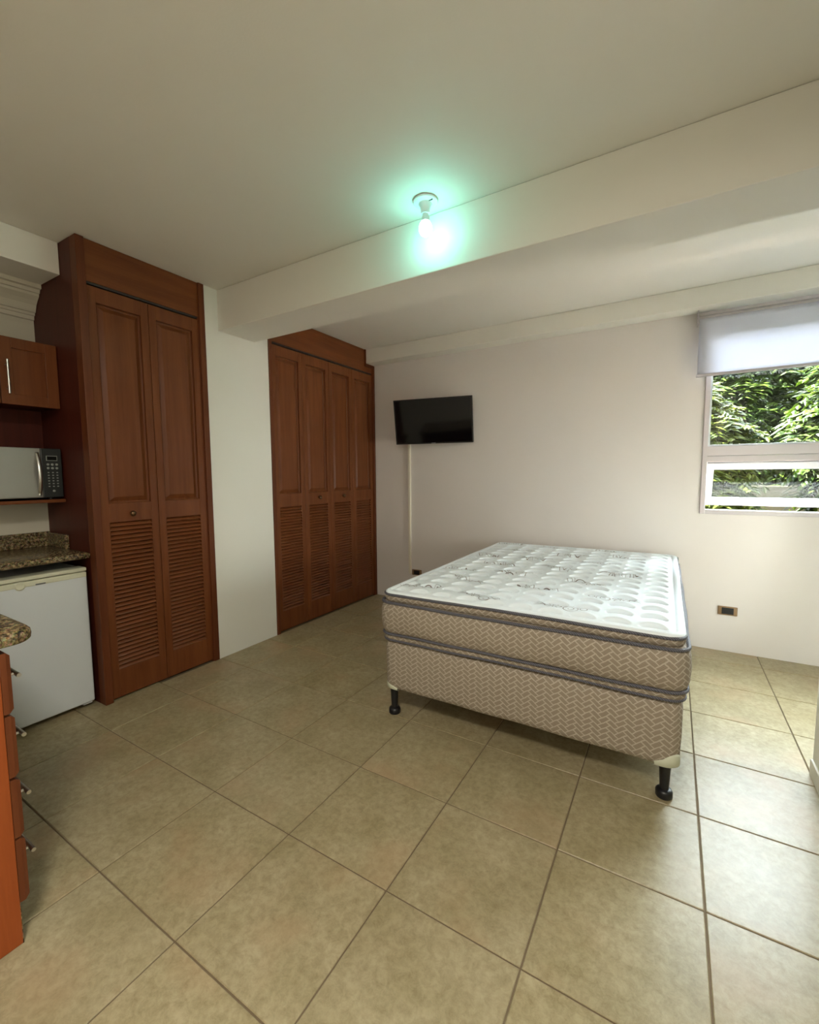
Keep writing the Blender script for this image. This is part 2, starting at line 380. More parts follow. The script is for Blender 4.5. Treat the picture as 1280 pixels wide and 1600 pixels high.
for (x0, x1) in ((WX0+.034, XM-.025), (XM+.025, WX1-.034)):
    bd = B(); frame_rect(bd, x0, x1, 1.570, WZ1-.034, .013, YF0+.012, YF0+.045, .002); bd.obj('glazing_bead', M_BEAD, win)
    B().box(x0+.012, x1-.012, YF0+.028, YF0+.034, 1.582, WZ1-.045).obj('pane', M_GLASS, win)
    # awning sash hinged at its top edge, open outwards
    th = R(29); hz, hy, hh = 1.449, YF0+.04, .375
    s = B(); frame_rect(s, x0+.004, x1-.004, -hh, 0, .045, -.014, .018, .003, .056)
    pn = B().box(x0+.046, x1-.046, 0, .006, -hh+.053, -.053)
    hd = B().box((x0+x1)/2-.055, (x0+x1)/2+.055, -.034, -.022, -hh+.018, -hh+.034, .003).box((x0+x1)/2-.012, (x0+x1)/2+.012, -.024, -.012, -hh+.012, -hh+.04, .002)
    for q in (s, pn, hd):
        bmesh.ops.rotate(q.bm, verts=q.bm.verts, cent=(0, 0, 0), matrix=Matrix.Rotation(th, 3, 'X')); bmesh.ops.translate(q.bm, verts=q.bm.verts, vec=(0, hy, hz))
    so = s.obj('sash', M_BEAD, win); pn.obj('pane', M_GLASS, so); hd.obj('handle', M_BEAD, so)
# unseen window added in the alcove's side wall to light bed and floor
w2 = B(); x0, x1 = XA-.01, XA+.06
w2.box(x0, x1, a0+.001, a0+.05, z0+.001, z1-.001, .004).box(x0, x1, a1-.05, a1-.001, z0+.001, z1-.001, .004).box(x0, x1, a0+.05, a1-.05, z0+.001, z0+.05, .004).box(x0, x1, a0+.05, a1-.05, z1-.05, z1-.001, .004)
w2 = w2.obj('added_side_window', M_UPVC, kind=S_)
B().box(XA+.02, XA+.026, a0+.05, a1-.05, z0+.05, z1-.05).obj('pane', M_GLASS, w2)

# roller blind
BX0, BX1, BY = .112, 1.80, 3.985
bl = empty('roller_blind', (.95, BY, 2.09), 'white roller blind half lowered over the far window, grey bar along its hem', 'blind')
B().lathe((0, BY+.018, 2.512), [(.020, BX0+.012), (.020, BX1-.012)], 20, 'x').obj('roller_tube', M_RAIL, bl, True)
zz = np.linspace(2.505, 2.098, 14); xx = np.linspace(BX0+.014, BX1-.014, 30)
V = [(x, BY+.0012*math.sin(x*5+z*4), z) for z in zz for x in xx]; Fq = [(i*30+j, i*30+j+1, (i+1)*30+j+1, (i+1)*30+j) for i in range(13) for j in range(29)]
cl = link('cloth', npmesh('cloth', V, Fq), M_BLIND, bl)
so = cl.modifiers.new('thick', 'SOLIDIFY'); so.thickness = .0008
B().box(BX0+.006, BX1-.006, BY-.010, BY+.010, 2.084, 2.104, .004).obj('hem_bar', M_RAIL, bl)
for x in (BX0, BX1-.008): B().box(x, x+.008, BY-.012, YW, 2.470, 2.568, .002).lathe((0, BY+.018, 2.512), [(.028, x-.002), (.028, x+.011)], 20, 'x').obj('bracket', M_RAIL, bl)

# ================================================================== CLOSETS
N_SL = 35
KN = [(.004, 0), (.005, .010), (.011, .014), (.0165, .022), (.0165, .028), (.012, .034), (.004, .037)]
slat_cache = {}
def leaf(par, y0, y1, x, knob=None, prefix='door_leaf', tilt=0):
    """frame in one mesh; panel, slats and knob below it"""
    th = .030; ST = .046; Z0, Z1 = .012, 2.463
    L0, L1 = .185, 1.098; P0, P1 = 1.215, 2.375
    t = B(); b = .0025
    t.box(x-th, x, y0, y0+ST, Z0, Z1, b).box(x-th, x, y1-ST, y1, Z0, Z1, b)
    for z0, z1 in ((Z0, L0), (L1, P0), (P1, Z1)): t.box(x-th, x-.0005, y0+ST-.001, y1-ST+.001, z0, z1, b)
    o = t.obj('door_leaf', M_WOOD, par, kind=None)
    # raised panel : field, sloping bevel, sunk edge
    a0, a1 = y0+ST, y1-ST; r0 = x-.016; r1 = x-.004
    e1, e2 = .006, .034
    def ring(e, xx): return [(xx, a0+e, P0+e), (xx, a1-e, P0+e), (xx, a1-e, P1-e), (xx, a0+e, P1-e)]
    vs = ring(-.003, x-.016)+ring(.003, x-.020)+ring(.011, x-.022)+ring(e2, x-.009)+ring(e2+.003, x-.007)
    fs = [(k*4+i, k*4+(i+1) % 4, k*4+4+(i+1) % 4, k*4+4+i) for k in range(4) for i in range(4)]+[(16, 17, 18, 19)]
    B().faces(vs, fs).obj('panel', M_WOOD, o)
    # louvre slats
    wd = round(a1-a0+.004, 3); pitch = (L1-L0)/N_SL
    if wd not in slat_cache:
        q = B().box(-.0030, .0030, -wd/2, wd/2, -.0180, .0180, .0022, 2)
        bmesh.ops.rotate(q.bm, verts=q.bm.verts, cent=(0, 0, 0), matrix=Matrix.Rotation(R(-50), 3, 'Y'))
        slat_cache[wd] = q.mesh('slat', True)
    for k in range(N_SL): link('slat', slat_cache[wd], M_SLAT, o, loc=(x-.0150, (a0+a1)/2, L0+(k+.5)*pitch))
    if knob: B().lathe((x-.0005, (y0+y1)/2+knob[0], knob[1]), [(r, h) for r, h in KN], 20, 'x').obj('knob', M_BRASS, o, True)
    return o
def closet(name, label, y0, y1, leaves, cas, knobs, header_end=None, side=False):
    c = empty(name, (XL, (y0+y1)/2, 0), label, 'closet')
    x1 = XL+.012
    zt = 2.483
    for (a, b_, ztop) in ((y0, y0+cas[0], H-.002), (y1-cas[1], y1, H-.002 if not header_end else 2.565)):
        B().box(XL-.06, x1, a, b_, 0, ztop, .003).box(XL-.055, XL-.004, a+(.004 if a == y0 else -.006), b_+(.006 if a == y0 else -.004), 0, 2.476, .001).obj('casing', M_CASE, c)
    a, b_ = y0+cas[0], y1-cas[1]
    if header_end:
        B().box(XL-.045, XL-.002, a, header_end-.018, zt, H-.002, .001).box(XL-.045, XL-.002, header_end-.02, b_, zt, 2.535, .001).obj('header_panel', M_WOODH, c)
        B().box(XL-.05, x1-.002, header_end-.018, header_end, 2.535, H-.002, .002).box(XL-.05, x1-.002, header_end-.018, y1-.001, 2.537, 2.567, .002).obj('header_trim', M_CASE, c)
    else:
        B().box(XL-.045, XL-.002, a, b_, zt, H-.002, .001).obj('header_panel', M_WOODH, c)
    B().box(XL-.032, XL-.008, a+.002, b_-.002, 2.4705, 2.483, .001).obj('door_track', M_TRACK, c)
    n = leaves; g = .0035; wl = (b_-a-g*(n+1))/n
    for k in range(n):
        s0 = a+g+k*(wl+g)
        leaf(c, s0, s0+wl, XL-.006, knobs.get(k))
    B().box(-3.46, XL-.055, a, b_, .0, .02).box(-3.47, -3.45, a, b_, .02, 2.6).box(XL-.10, XL-.085, a, b_, .02, 2.45).obj('carcass', M_DARK, c)
    return c
c1 = closet('closet', 'tall two-leaf cherry wood closet beside the fridge, one knob on its left leaf', 1.223, 1.998, 2, (.044, .042), {0: (0, 1.147)})
B().box(XK+.003, XL-.058, 1.223, 1.243, 0, H-.002, .001).obj('side_panel', M_DARK, c1)
c2 = closet('closet', 'wide four-leaf cherry wood closet in the far left corner with two knobs', 2.568, 4.052, 4, (.032, .032), {1: (0, 1.165), 2: (0, 1.165)}, header_end=3.903)

# ================================================================== KITCHEN
# fridge
FX = -2.945; f0, f1 = .69, 1.200
fr = empty('mini_fridge', (-3.2, (f0+f1)/2, 0), 'white mini fridge with cream top edge under the granite counter', 'fridge')
B().box(-3.44, FX-.05, f0+.003, f1-.003, .03, .842, .006).obj('body', M_FRW, fr)
B().box(FX-.048, FX, f0, f1, .03, .806, .010, 3).obj('door', M_FRW, fr)
B().box(FX-.10, FX+.001, f0, f1, .823, .845, .006, 3).obj('top_trim', M_FRC, fr)
B().box(FX-.047, FX+.0015, f0+.002, f1-.002, .788, .8195, .005, 2).obj('door_cap', M_FRC, fr)
B().box(FX-.001, FX+.004, .955, 1.000, .791, .798, .0015).obj('badge', M_BADGE, fr)
t = B()
for k in range(12):
    a = math.pi*k/11
t.lathe((FX+.001, .888, .800), [(.020, 0), (.024, .003), (.018, .006), (.010, .003)], 20, 'x').obj('finger_recess', M_FRC, fr, True)
for y in (f0+.05, f1-.05): B().lathe((FX-.08, y, 0), [(.016, 0), (.016, .032)], 12).obj('foot', M_FOOT, fr)
B().box(FX-.055, FX-.01, f1-.06, f1-.012, .020, .029, .002).obj('hinge', M_FRW, fr)
# counter over the fridge, with splashback
def bullnose(t, x0, x1, y0, y1, z0, z1, r=.014): t.box(x0, x1, y0, y1, z0, z1, r, 3)
ct = empty('granite_counter', (-3.2, .85, .895), 'brown speckled granite counter over the fridge with a low splashback', 'counter')
t = B(); bullnose(t, XK+.003, -2.925, .52, 1.220, .897, .933); t.obj('slab', M_GRAN, ct, True)
B().box(XK+.002, XK+.024, .52, 1.220, .933, 1.025, .003).obj('backsplash', M_GRAN, ct)
B().box(XK+.026, -3.20, 1.200, 1.2215, .933, 1.018, .003).obj('side_splash', M_GRAN, ct)
# shelf and microwave niche
up_ = empty('wall_cabinet', (-3.33, .86, 1.22), 'cherry wall cabinet with a glazed-look door and an open microwave niche below', 'cabinet')
up_['label'] = 'cherry wall cabinet with steel bar handle above an open microwave niche'
CX = -3.185
B().box(XK+.003, CX-.024, .42, 1.2215, 1.79, 2.150, .002).obj('carcass', M_DARK, up_)
def shaker(par, y0, y1, z0, z1, hy, mat_=M_WOOD):
    w_ = .058; t = B(); b = .002
    t.box(CX-.022, CX, y0, y0+w_, z0, z1, b).box(CX-.022, CX, y1-w_, y1, z0, z1, b).box(CX-.022, CX, y0+w_-.001, y1-w_+.001, z0, z0+w_, b).box(CX-.022, CX, y0+w_-.001, y1-w_+.001, z1-w_, z1, b)
    d = t.obj('door', mat_, par); B().box(CX-.018, CX-.009, y0+w_-.002, y1-w_+.002, z0+w_-.002, z1-w_+.002, .001).obj('panel', mat_, d)
    h = B(); h.tube([(CX+.030, hy, 1.838), (CX+.030, hy, 2.022)], .0055, 10)
    for z in (1.865, 1.995): h.tube([(CX-.002, hy, z), (CX+.030, hy, z)], .0045, 8)
    h.obj('handle', M_CHROME, d, True)
shaker(up_, .951, 1.219, 1.783, 2.152, .978)
shaker(up_, .675, .946, 1.783, 2.152, .92)
B().box(XK+.003, CX-.02, .42, 1.2215, 1.221, 1.240, .002).obj('shelf', M_WOODH, up_)
B().box(XK+.002, XK+.014, .42, 1.2215, 1.241, 1.789).obj('back_panel', M_DARK, up_)
B().box(XK+.014, CX-.02, .42, .44, 1.241, 1.789).obj('side_panel', M_DARK, up_)
# microwave
MX = -3.205; m0, m1 = .72, 1.214; mz0, mz1 = 1.252, 1.545
mw = empty('microwave', (-3.33, (m0+m1)/2, 1.240), 'silver microwave with curved handle and black keypad on the cabinet shelf', 'microwave')
B().box(-3.46, MX-.022, m0+.004, m1-.004, mz0, mz1-.002, .004).obj('case', M_MWF, mw)
B().box(MX-.020, MX, m0, 1.112, mz0+.002, mz1, .004).obj('door', M_MWS, mw)
cp = B().box(MX-.020, MX-.001, 1.1125, m1, mz0+.002, mz1, .004).obj('control_panel', M_MWP, mw)
B().box(MX-.002, MX+.0008, 1.137, 1.192, 1.472, 1.502, .0008).obj('display_frame', M_MWB, cp)
B().box(MX-.002, MX+.0012, 1.140, 1.189, 1.475, 1.499, .0008).obj('display', M_DISP, cp)
bt = B().lathe((0, 0, 0), [(.0068, -.001), (.0068, .002), (.005, .003)], 14, 'x').mesh('button', True)
bs = B().box(-.001, .0018, -.0045, .0045, -.0032, .0032, .0012).mesh('button')
for i in range(3):
    for j in range(2): link('button', bt, M_MWB, cp, loc=(MX, 1.144+.0215*i, 1.450-.022*j))
    for j in range(6): link('button', bs, M_MWB, cp, loc=(MX, 1.144+.0215*i, 1.402-.0165*j))
link('button', bt, M_MWB, cp, loc=(MX, 1.1655, 1.292))
for y in (m0+.05, m1-.05):
    for x in (-3.43, MX-.05): B().lathe((x, y, 1.2405), [(.012, 0), (.012, .012)], 10).obj('foot', M_FOOT, mw)
# curved handle: an arched strap
V = []; Fq = []; n = 22
for k in range(n):
    s = k/(n-1); z = 1.268+s*.252; a = math.sin(math.pi*s); x = MX+.002+.030*a; hw = .009+.003*a
    yy = 1.093-.000*a
    for dx, dy in ((0, -hw), (.006, -hw*.6), (.007, hw*.6), (0, hw), (-.006, hw*.6), (-.006, -hw*.6)): V.append((x+dx, yy+dy, z))
for k in range(n-1):
    for q in range(6): Fq.append((k*6+q, k*6+(q+1) % 6, k*6+6+(q+1) % 6, k*6+6+q))
Fq += [tuple(range(6)), tuple((n-1)*6+q for q in range(6))]
link('handle', npmesh('handle', V, Fq), M_CHROME, mw)

# drawer unit in the foreground
DX = -1.600; DY = .425; DB = -.17
dr = empty('drawer_cabinet', (-1.76, .13, 0), 'orange-brown wooden base cabinet with four stacked drawers at the left edge, nearest the camera', 'cabinet')
t = B().box(-1.93, DX, DB, DY, 0, .899, .003); t.obj('carcass', M_ORNG, dr)
B().box(-1.93, DX-.001, DY-.002, DY+.0015, .0, .112, .0005).obj('plinth_edge', M_GRAN, dr)
for z0, z1 in ((.702, .880), (.512, .694), (.328, .503), (.128, .321)):
    # drawer front with chamfered edge
    x0, x1 = -1.926, DX-.001; e = .010
    vs = [(x0, DY+.0005, z0), (x1, DY+.0005, z0), (x1, DY+.0005, z1), (x0, DY+.0005, z1), (x0, DY+.014, z0), (x1, DY+.014, z0), (x1, DY+.014, z1), (x0, DY+.014, z1),
          (x0+e, DY+.024, z0+e), (x1-e*.4, DY+.024, z0+e), (x1-e*.4, DY+.024, z1-e), (x0+e, DY+.024, z1-e)]
    d = B().faces(vs, [(0, 1, 2, 3), (0, 1, 5, 4), (1, 2, 6, 5), (2, 3, 7, 6), (3, 0, 4, 7), (4, 5, 9, 8), (5, 6, 10, 9), (6, 7, 11, 10), (7, 4, 8, 11), (8, 9, 10, 11)]).obj('drawer', M_CASE, dr)
    hz_ = (z0+z1)/2-.012
    h = B().tube([(-1.675, DY+.062, hz_), (-1.835, DY+.062, hz_)], .0062, 12)
    for x in (-1.703, -1.807): h.tube([(x, DY+.022, hz_), (x, DY+.062, hz_)], .0045, 8)
    h.obj('handle', M_CHROME, d, True)
bc = empty('base_cabinet', (-2.3, .13, 0), 'cherry base cabinet beyond the drawer unit under the near counter', 'cabinet')
B().box(-2.7, -1.932, DB, DY, 0, .899, .003).obj('carcass', M_WOOD, bc)
B().box(-2.69, -1.94, DY+.0005, DY+.02, .128, .880, .006).obj('door', M_WOOD, bc)
# its worktop with a rounded corner
t = B(); CXE, CYE, rc = -1.582, .508, .055
pts = [(-2.72, DB-.03), (CXE, DB-.03), (CXE, CYE-rc)]+[(CXE-rc+rc*math.cos(a), CYE-rc+rc*math.sin(a)) for a in np.linspace(.15, math.pi/2, 8)]+[(-2.72, CYE)]
lay = [(.0, .900, .010), (.0, .9005, .004), (.0, .906, 0), (.0, .918, -.0015), (.0, .930, 0), (.0, .9375, .006), (.0, .9385, .012)]
vs = []; n = len(pts); cx, cy = -2.1, .15
for (_, z, ins) in lay:
    for (x, y) in pts: vs.append((x-ins*(1 if x > cx else -1), y-ins*(1 if y > cy else -1), z))
fs = [(k*n+i, k*n+(i+1) % n, (k+1)*n+(i+1) % n, (k+1)*n+i) for k in range(len(lay)-1) for i in range(n)]+[tuple(range(n)), tuple((len(lay)-1)*n+i for i in range(n))]
wt = t.faces(vs, fs).obj('granite_worktop', M_GRAN, None, True)
tag(wt, 'granite worktop with rounded corner on the near drawer cabinet at the left edge', 'worktop')

# unseen fixture added behind the camera to carry the fill light
kl = empty('added_fill_lamp', (-.2, -.35, H), 'added round white fill lamp fixture, unseen behind the camera', 'lamp')
B().lathe((-.2, -.35, 0), [(.27, H-.001), (.28, 2.69), (.275, 2.64), (.26, 2.632)], 32).obj('housing', M_PORC, kl, True)

# ================================================================== BED
BW, BL_ = 1.476, 2.02
BCX, BCY, RZ = -.664, 2.985, R(.6)
def rr(w_, l_, rad, inset, nside=40, ncor=7):
    """rounded rectangle outline centred at 0, with arc length"""
    hw, hl, r_ = w_/2-inset, l_/2-inset, max(rad-inset, .01); P = []
    def seg(a, b_, n):
        for k in range(n): P.append((a[0]+(b_[0]-a[0])*k/n, a[1]+(b_[1]-a[1])*k/n))
    def arc(cx, cy, a0):
        for k in range(ncor): a = a0+math.pi/2*k/ncor; P.append((cx+r_*math.cos(a), cy+r_*math.sin(a)))
    seg((-hw+r_, -hl), (hw-r_, -hl), nside); arc(hw-r_, -hl+r_, -math.pi/2)
    seg((hw, -hl+r_), (hw, hl-r_), nside); arc(hw-r_, hl-r_, 0)
    seg((hw-r_, hl), (-hw+r_, hl), nside); arc(-hw+r_, hl-r_, math.pi/2)
    seg((-hw, hl-r_), (-hw, -hl+r_), nside); arc(-hw+r_, -hl+r_, math.pi)
    return P
def loft(name, rings, w_, l_, rad, matl, parent, wave=.0015, cap_top=True, cap_bot=True):
    V = []; UV = []; Fq = []; n = None
    for (z, ins) in rings:
        P = rr(w_, l_, rad, ins); n = len(P); s = 0
        for i, (x, y) in enumerate(P):
            if i: s += math.dist(P[i], P[i-1])
            k = 1+wave*math.sin(i*.55+z*30)*1.2+wave*math.sin(i*.21+z*11)
            V.append((x*k, y*k, z+.0012*math.sin(i*.33))); UV.append((s, z))
        V.append((V[-n][0], V[-n][1], V[-n][2])); UV.append((s+math.dist(P[0], P[-1]), z))
    n += 1
    for k in range(len(rings)-1):
        for i in range(n-1): Fq.append((k*n+i, k*n+i+1, (k+1)*n+i+1, (k+1)*n+i))
    if cap_bot: Fq.append(tuple(range(n-2, -1, -1)))
    if cap_top: Fq.append(tuple((len(rings)-1)*n+i for i in range(n-1)))
    return link(name, npmesh(name, V, Fq, True, UV), matl, parent)
def cord(name, z, ins, w_, l_, rad, r_, parent, matl, wave=.0015):
    P = rr(w_, l_, rad, ins); pts = []
    for i, (x, y) in enumerate(P):
        k = 1+wave*math.sin(i*.55+z*30)*1.2+wave*math.sin(i*.21+z*11); pts.append((x*k, y*k, z+.0022*math.sin(i*.17+z*50)))
    t = B().tube(pts, r_, 8, True); return t.obj(name, matl, parent, True)
base = empty('bed_base', (BCX, BCY, 0), 'beige herringbone box base on black legs under the mattress', 'bed base', rz=RZ)
loft('box', [(.172, .030), (.176, .022), (.20, .018), (.30, .014), (.41, .015), (.440, .022), (.447, .040)], BW, BL_, .075, M_HERR, base)
hw, hl = BW/2, BL_/2
for (x, y) in ((-hw+.055, -hl+.075), (hw-.068, -hl+.085), (-hw+.055, 0), (hw-.068, 0), (-hw+.055, hl-.09), (hw-.068, hl-.09)):
    l = B().lathe((x, y, 0), [(.024, .172), (.024, .165), (.018, .045), (.018, .030)], 18).obj('leg', M_FOOT, base, True)
    B().lathe((x, y, 0), [(.031, 0), (.033, .004), (.033, .026), (.028, .033), (.019, .036)], 22).obj('foot_cup', M_FOOT, l, True)
# plastic corner guards at the foot-end corners
def guard(sx):
    P = rr(BW, BL_, .075, .0165); n = len(P); c = [(x, y) for x, y in P if (x*sx > hw-.13) and y < -hl+.13]
    c.sort(key=lambda p: math.atan2(p[1]+hl-.09, (p[0]-sx*(hw-.09))*sx)); m_ = len(c); V = []; Fq = []
    for i, (x, y) in enumerate(c):
        s = abs(2*i/(m_-1)-1); zt = .222-.040*s**2 if sx > 0 else .208-.028*s**2
        V += [(x, y, .166), (x, y, zt-.006), (x*.996, y*.997, zt)]
        V[-3] = (x*.988, y*.991, .164)
        V.insert(-2, (x, y, .170))
    for i in range(m_-1):
        for q in range(3): Fq.append((i*4+q, i*4+4+q, i*4+5+q, i*4+1+q))
    o = link('corner_guard', npmesh('corner_guard', V, Fq), M_GUARD, base); mm = o.modifiers.new('t', 'SOLIDIFY'); mm.thickness = .002; mm.offset = 1
guard(1); guard(-1)

mt = empty('mattress', (BCX, BCY, .449), 'white quilted pillow-top mattress with grey piping lying on the bed base', 'mattress', rz=RZ)
mt_off = -.449
def mpart(o): o.location.z += mt_off; return o
W2, L2 = BW+.012, BL_+.012
mpart(loft('bottom_band', [(.4495, .050), (.453, .026), (.462, .016), (.478, .013), (.492, .016), (.496, .030)], W2, L2, .08, M_HERR, mt))
mpart(loft('side_border', [(.493, .020), (.505, .008), (.535, -.002), (.585, -.006), (.635, -.001), (.662, .008), (.672, .022)], W2, L2, .085, M_HERR, mt))
mpart(loft('pillow_band', [(.668, .034), (.680, .024), (.692, .019), (.704, .020), (.712, .026), (.716, .045)], W2, L2, .085, M_HERR, mt, cap_top=False))
for z, ins, r_ in ((.4600, .0160, .0060), (.4945, .0080, .0070), (.6700, .0080, .0080), (.7150, .0200, .0075)):
    mpart(cord('piping', z, ins, W2, L2, .083, r_, mt, M_PIPE))
# quilted top
NX, NY = 420, 570
hx, hy_ = W2/2-.018, L2/2-.018; RC = .068
gx, gy = np.meshgrid(np.linspace(-hx, hx, NX), np.linspace(-hy_, hy_, NY))
# pull corner points onto the rounded outline
qx, qy = np.abs(gx)-(hx-RC), np.abs(gy)-(hy_-RC); inc = (qx > 0) & (qy > 0)
mx_ = np.maximum(qx, qy); ln = np.hypot(qx, qy); k = np.where(inc & (ln > 0), mx_/np.maximum(ln, 1e-9), 1)
px = np.where(inc, np.sign(gx)*((hx-RC)+qx*k), gx); py = np.where(inc, np.sign(gy)*((hy_-RC)+qy*k), gy)
def height(px, py):
    qx, qy = np.abs(px)-(hx-RC), np.abs(py)-(hy_-RC)
    d = RC-(np.hypot(np.maximum(qx, 0), np.maximum(qy, 0))+np.minimum(np.maximum(qx, qy), 0)); d = np.clip(d, 0, 1)
    roll = .016*np.sqrt(np.clip(1-((d-.020)/.020)**2, 0, 1))*(d < .040)
    roll = np.where(d >= .038, 0, roll)
    inner = .006+.014*(1-np.exp(-np.clip(d-.036, 0, 1)/.022))
    z = .716+np.where(d < .038, np.maximum(roll, .004*(d > .02)), inner)
    gxs, gys = .1405, .132
    ux = (px-.045)/gxs; uy = (py+.02)/gys
    fx = (ux-np.round(ux))*gxs; fy = (uy-np.round(uy))*gys
    s = fx/.057; arc = .020*(1-s**2)
    dd = fy-arc
    gr = np.where(dd > 0, np.exp(-np.abs(dd/.0075)**1.7), np.exp(-np.abs(dd/.017)**1.4))*np.clip(1.2-1.2*np.abs(s)**4, 0, 1)
    puff = .0045*np.cos(2*math.pi*ux)*-1*np.cos(math.pi*0)+0.0
    puff = .0025*(np.sin(math.pi*(ux-.5))**2*.4+.6*np.sin(math.pi*(uy-.15))**2)
    lift = .008*np.exp(-((dd-.022)/.018)**2)*np.clip(1-np.abs(s)**2*.8, 0, 1)
    q = np.clip((d-.05)/.03, 0, 1)
    return z+q*(puff+lift-.034*gr)+.0015*np.sin(px*9+1)*np.sin(py*7)
V = np.stack([px.ravel(), py.ravel(), height(px, py).ravel()], 1)
i, j = np.meshgrid(np.arange(NY-1), np.arange(NX-1), indexing='ij'); a = (i*NX+j).ravel()
Fq = np.stack([a, a+1, a+NX+1, a+NX], 1)
mpart(link('quilted_top', npmesh('quilted_top', V, Fq), M_TICK, mt))
# printed flourishes: thin flat ribbons lying on the quilting
RV = []; RF = []
def ribbon(pts, w_):
    P = np.array(pts); t = np.gradient(P, axis=0); n_ = np.stack([-t[:, 1], t[:, 0]], 1); n_ /= np.maximum(np.linalg.norm(n_, axis=1), 1e-9)[:, None]
    ww = w_*(.35+.65*np.sin(np.linspace(0, math.pi, len(P))))[:, None]
    A, C = P+n_*ww/2, P-n_*ww/2; b0 = len(RV)
    for Q in zip(A, C):
        for q in Q: RV.append((q[0], q[1], float(height(np.array([q[0]]), np.array([q[1]]))[0])+.0022))
    for k in range(len(P)-1): RF.append((b0+2*k, b0+2*k+1, b0+2*k+3, b0+2*k+2))
def flourish(cx, cy, s, ang, seed):
    r_ = random.Random(seed); ca, sa = math.cos(ang), math.sin(ang); fl_ = r_.choice((-1, 1))
    def T(p): return [(cx+s*(fl_*x*ca-y*sa), cy+s*(fl_*x*sa+y*ca)) for x, y in p]
    for R0, ox, oy, turns in ((.58, -.45, 0, 13), (.34, -1.15, .25, 9)):      # round scrolls
        ribbon(T([(ox+R0*(1-t)**.7*math.cos(t*turns), oy+R0*(1-t)**.7*math.sin(t*turns)) for t in np.linspace(0, .97, 60)]), .0036)
    for q in range(6):                                                          # open flower
        a0 = q*math.pi/3+seed; pet = []
        for t in np.linspace(0, 1, 22):
            rr_ = .52*math.sin(math.pi*t); pet.append((.55+rr_*math.cos(a0+(t-.5)*1.1), rr_*math.sin(a0+(t-.5)*1.1)))
        ribbon(T(pet), .0034)
    for q in range(3):                                                          # leaf sprays
        a0 = -.5+.5*q
        ribbon(T([(1.0+.75*t*math.cos(a0), .75*t*math.sin(a0)+.12*math.sin(3*t)) for t in np.linspace(0, 1, 16)]), .0052)
sd_ = 0
for iy, y in enumerate(np.arange(-.86, .99, .29)):
    for ix, x in enumerate(np.arange(-.56, .70, .40)):
        xx = x+(.16 if iy % 2 else 0)+.03*math.sin(iy*3+ix*5); yy = y+.03*math.cos(ix*4+iy)
        sd_ += 1
        if abs(xx) < .60 and abs(yy) < .93: flourish(xx, yy, .078, .25*math.sin(sd_*2.1)-.1, sd_)
mpart(link('printed_flourish', npmesh('printed_flourish', RV, RF, False), M_PRINT, mt, kind='stuff'))

# ================================================================== TV, conduit, outlets, lamp
tvp = (-2.0704, 3.90, 1.9016)
tv = empty('television', tvp, 'black flat-screen television tilted down on the far wall', 'television')
yaw, til = .18895, .1785; TW, TH = .806, .4446
Rx = Vector((math.cos(yaw), math.sin(yaw), 0)); Nn = Vector((math.sin(yaw)*math.cos(til), -math.cos(yaw)*math.cos(til), -math.sin(til))); Uu = -Nn.cross(Rx)
if Uu.z < 0: Uu = -Uu
TM = Matrix.Identity(4)
for i in range(3): TM[i][0], TM[i][1], TM[i][2], TM[i][3] = Rx[i], -Nn[i], Uu[i], tvp[i]
def tvpart(t, name, m_, par=None):
    t.bm.transform(TM); return t.obj(name, m_, par or tv)
tvpart(B().box(-TW/2, TW/2, .002, .030, -TH/2, TH/2, .004).box(-TW*.33, TW*.33, .028, .055, -TH*.38, TH*.2, .008), 'body', M_TVB)
tt = B(); frame_rect(tt, -TW/2, TW/2, -TH/2, TH/2, .010, -.002, .004, .0015, .013); tvpart(tt, 'bezel', M_TVB)
tvpart(B().box(-TW/2+.009, TW/2-.009, -.0003, .0025, -TH/2+.012, TH/2-.012), 'screen', M_TVS)
tvpart(B().box(-.022, .022, -.0032, -.0015, -TH/2+.003, -TH/2+.009, .0004), 'badge', M_CREAM)
arm = B(); back = TM @ Vector((0, .05, -.02)); wallp = Vector((back.x+.05, YW-.004, back.z+.01))
arm.box(wallp.x-.045, wallp.x+.045, YW-.008, YW-.0005, wallp.z-.10, wallp.z+.10, .002); arm.tube([wallp, back], .016, 12)
arm.obj('wall_mount', M_FOOT, tv)
cn = empty('cable_conduit', (-2.432, YW, .29), 'ivory cable conduit running down the far wall below the television', 'conduit')
B().box(-2.447, -2.417, YW-.018, YW-.0005, .292, 1.86, .003).obj('channel', M_COND, cn)
B().box(-2.443, -2.421, YW-.0205, YW-.0175, .294, 1.858, .001).obj('cover', M_COND, cn)
def outlet(name, label, x0, x1, z0, z1, group):
    o = empty(name, ((x0+x1)/2, YW, z0), label, 'outlet', group)
    B().box(x0, x1, YW-.010, YW-.0005, z0, z1, .0045, 3).obj('plate', M_PLATE, o, True)
    i_ = B().box(x0+.024, x1-.024, YW-.0125, YW-.009, z0+.009, z1-.009, .0015).obj('socket_insert', M_INS, o)
    cx = (x0+x1)/2; cz = (z0+z1)/2
    for dx in (-.018, .018):
        s = B()
        for q in (-.0045, .0045): s.box(cx+dx+q-.0009, cx+dx+q+.0009, YW-.0128, YW-.0123, cz-.002, cz+.006)
        s.lathe((cx+dx, YW-.0126, cz-.008), [(.0022, -.0004), (.0022, .0004)], 10, 'y'); s.obj('socket_slots', M_BLACK, i_)
outlet('wall_outlet', 'brown wall outlet low on the far wall under the window, right of the bed', .333, .456, .284, .352, None)
outlet('wall_outlet', 'dark wall outlet at the foot of the cable conduit, left of the bed', -2.408, -2.290, .282, .345, None)

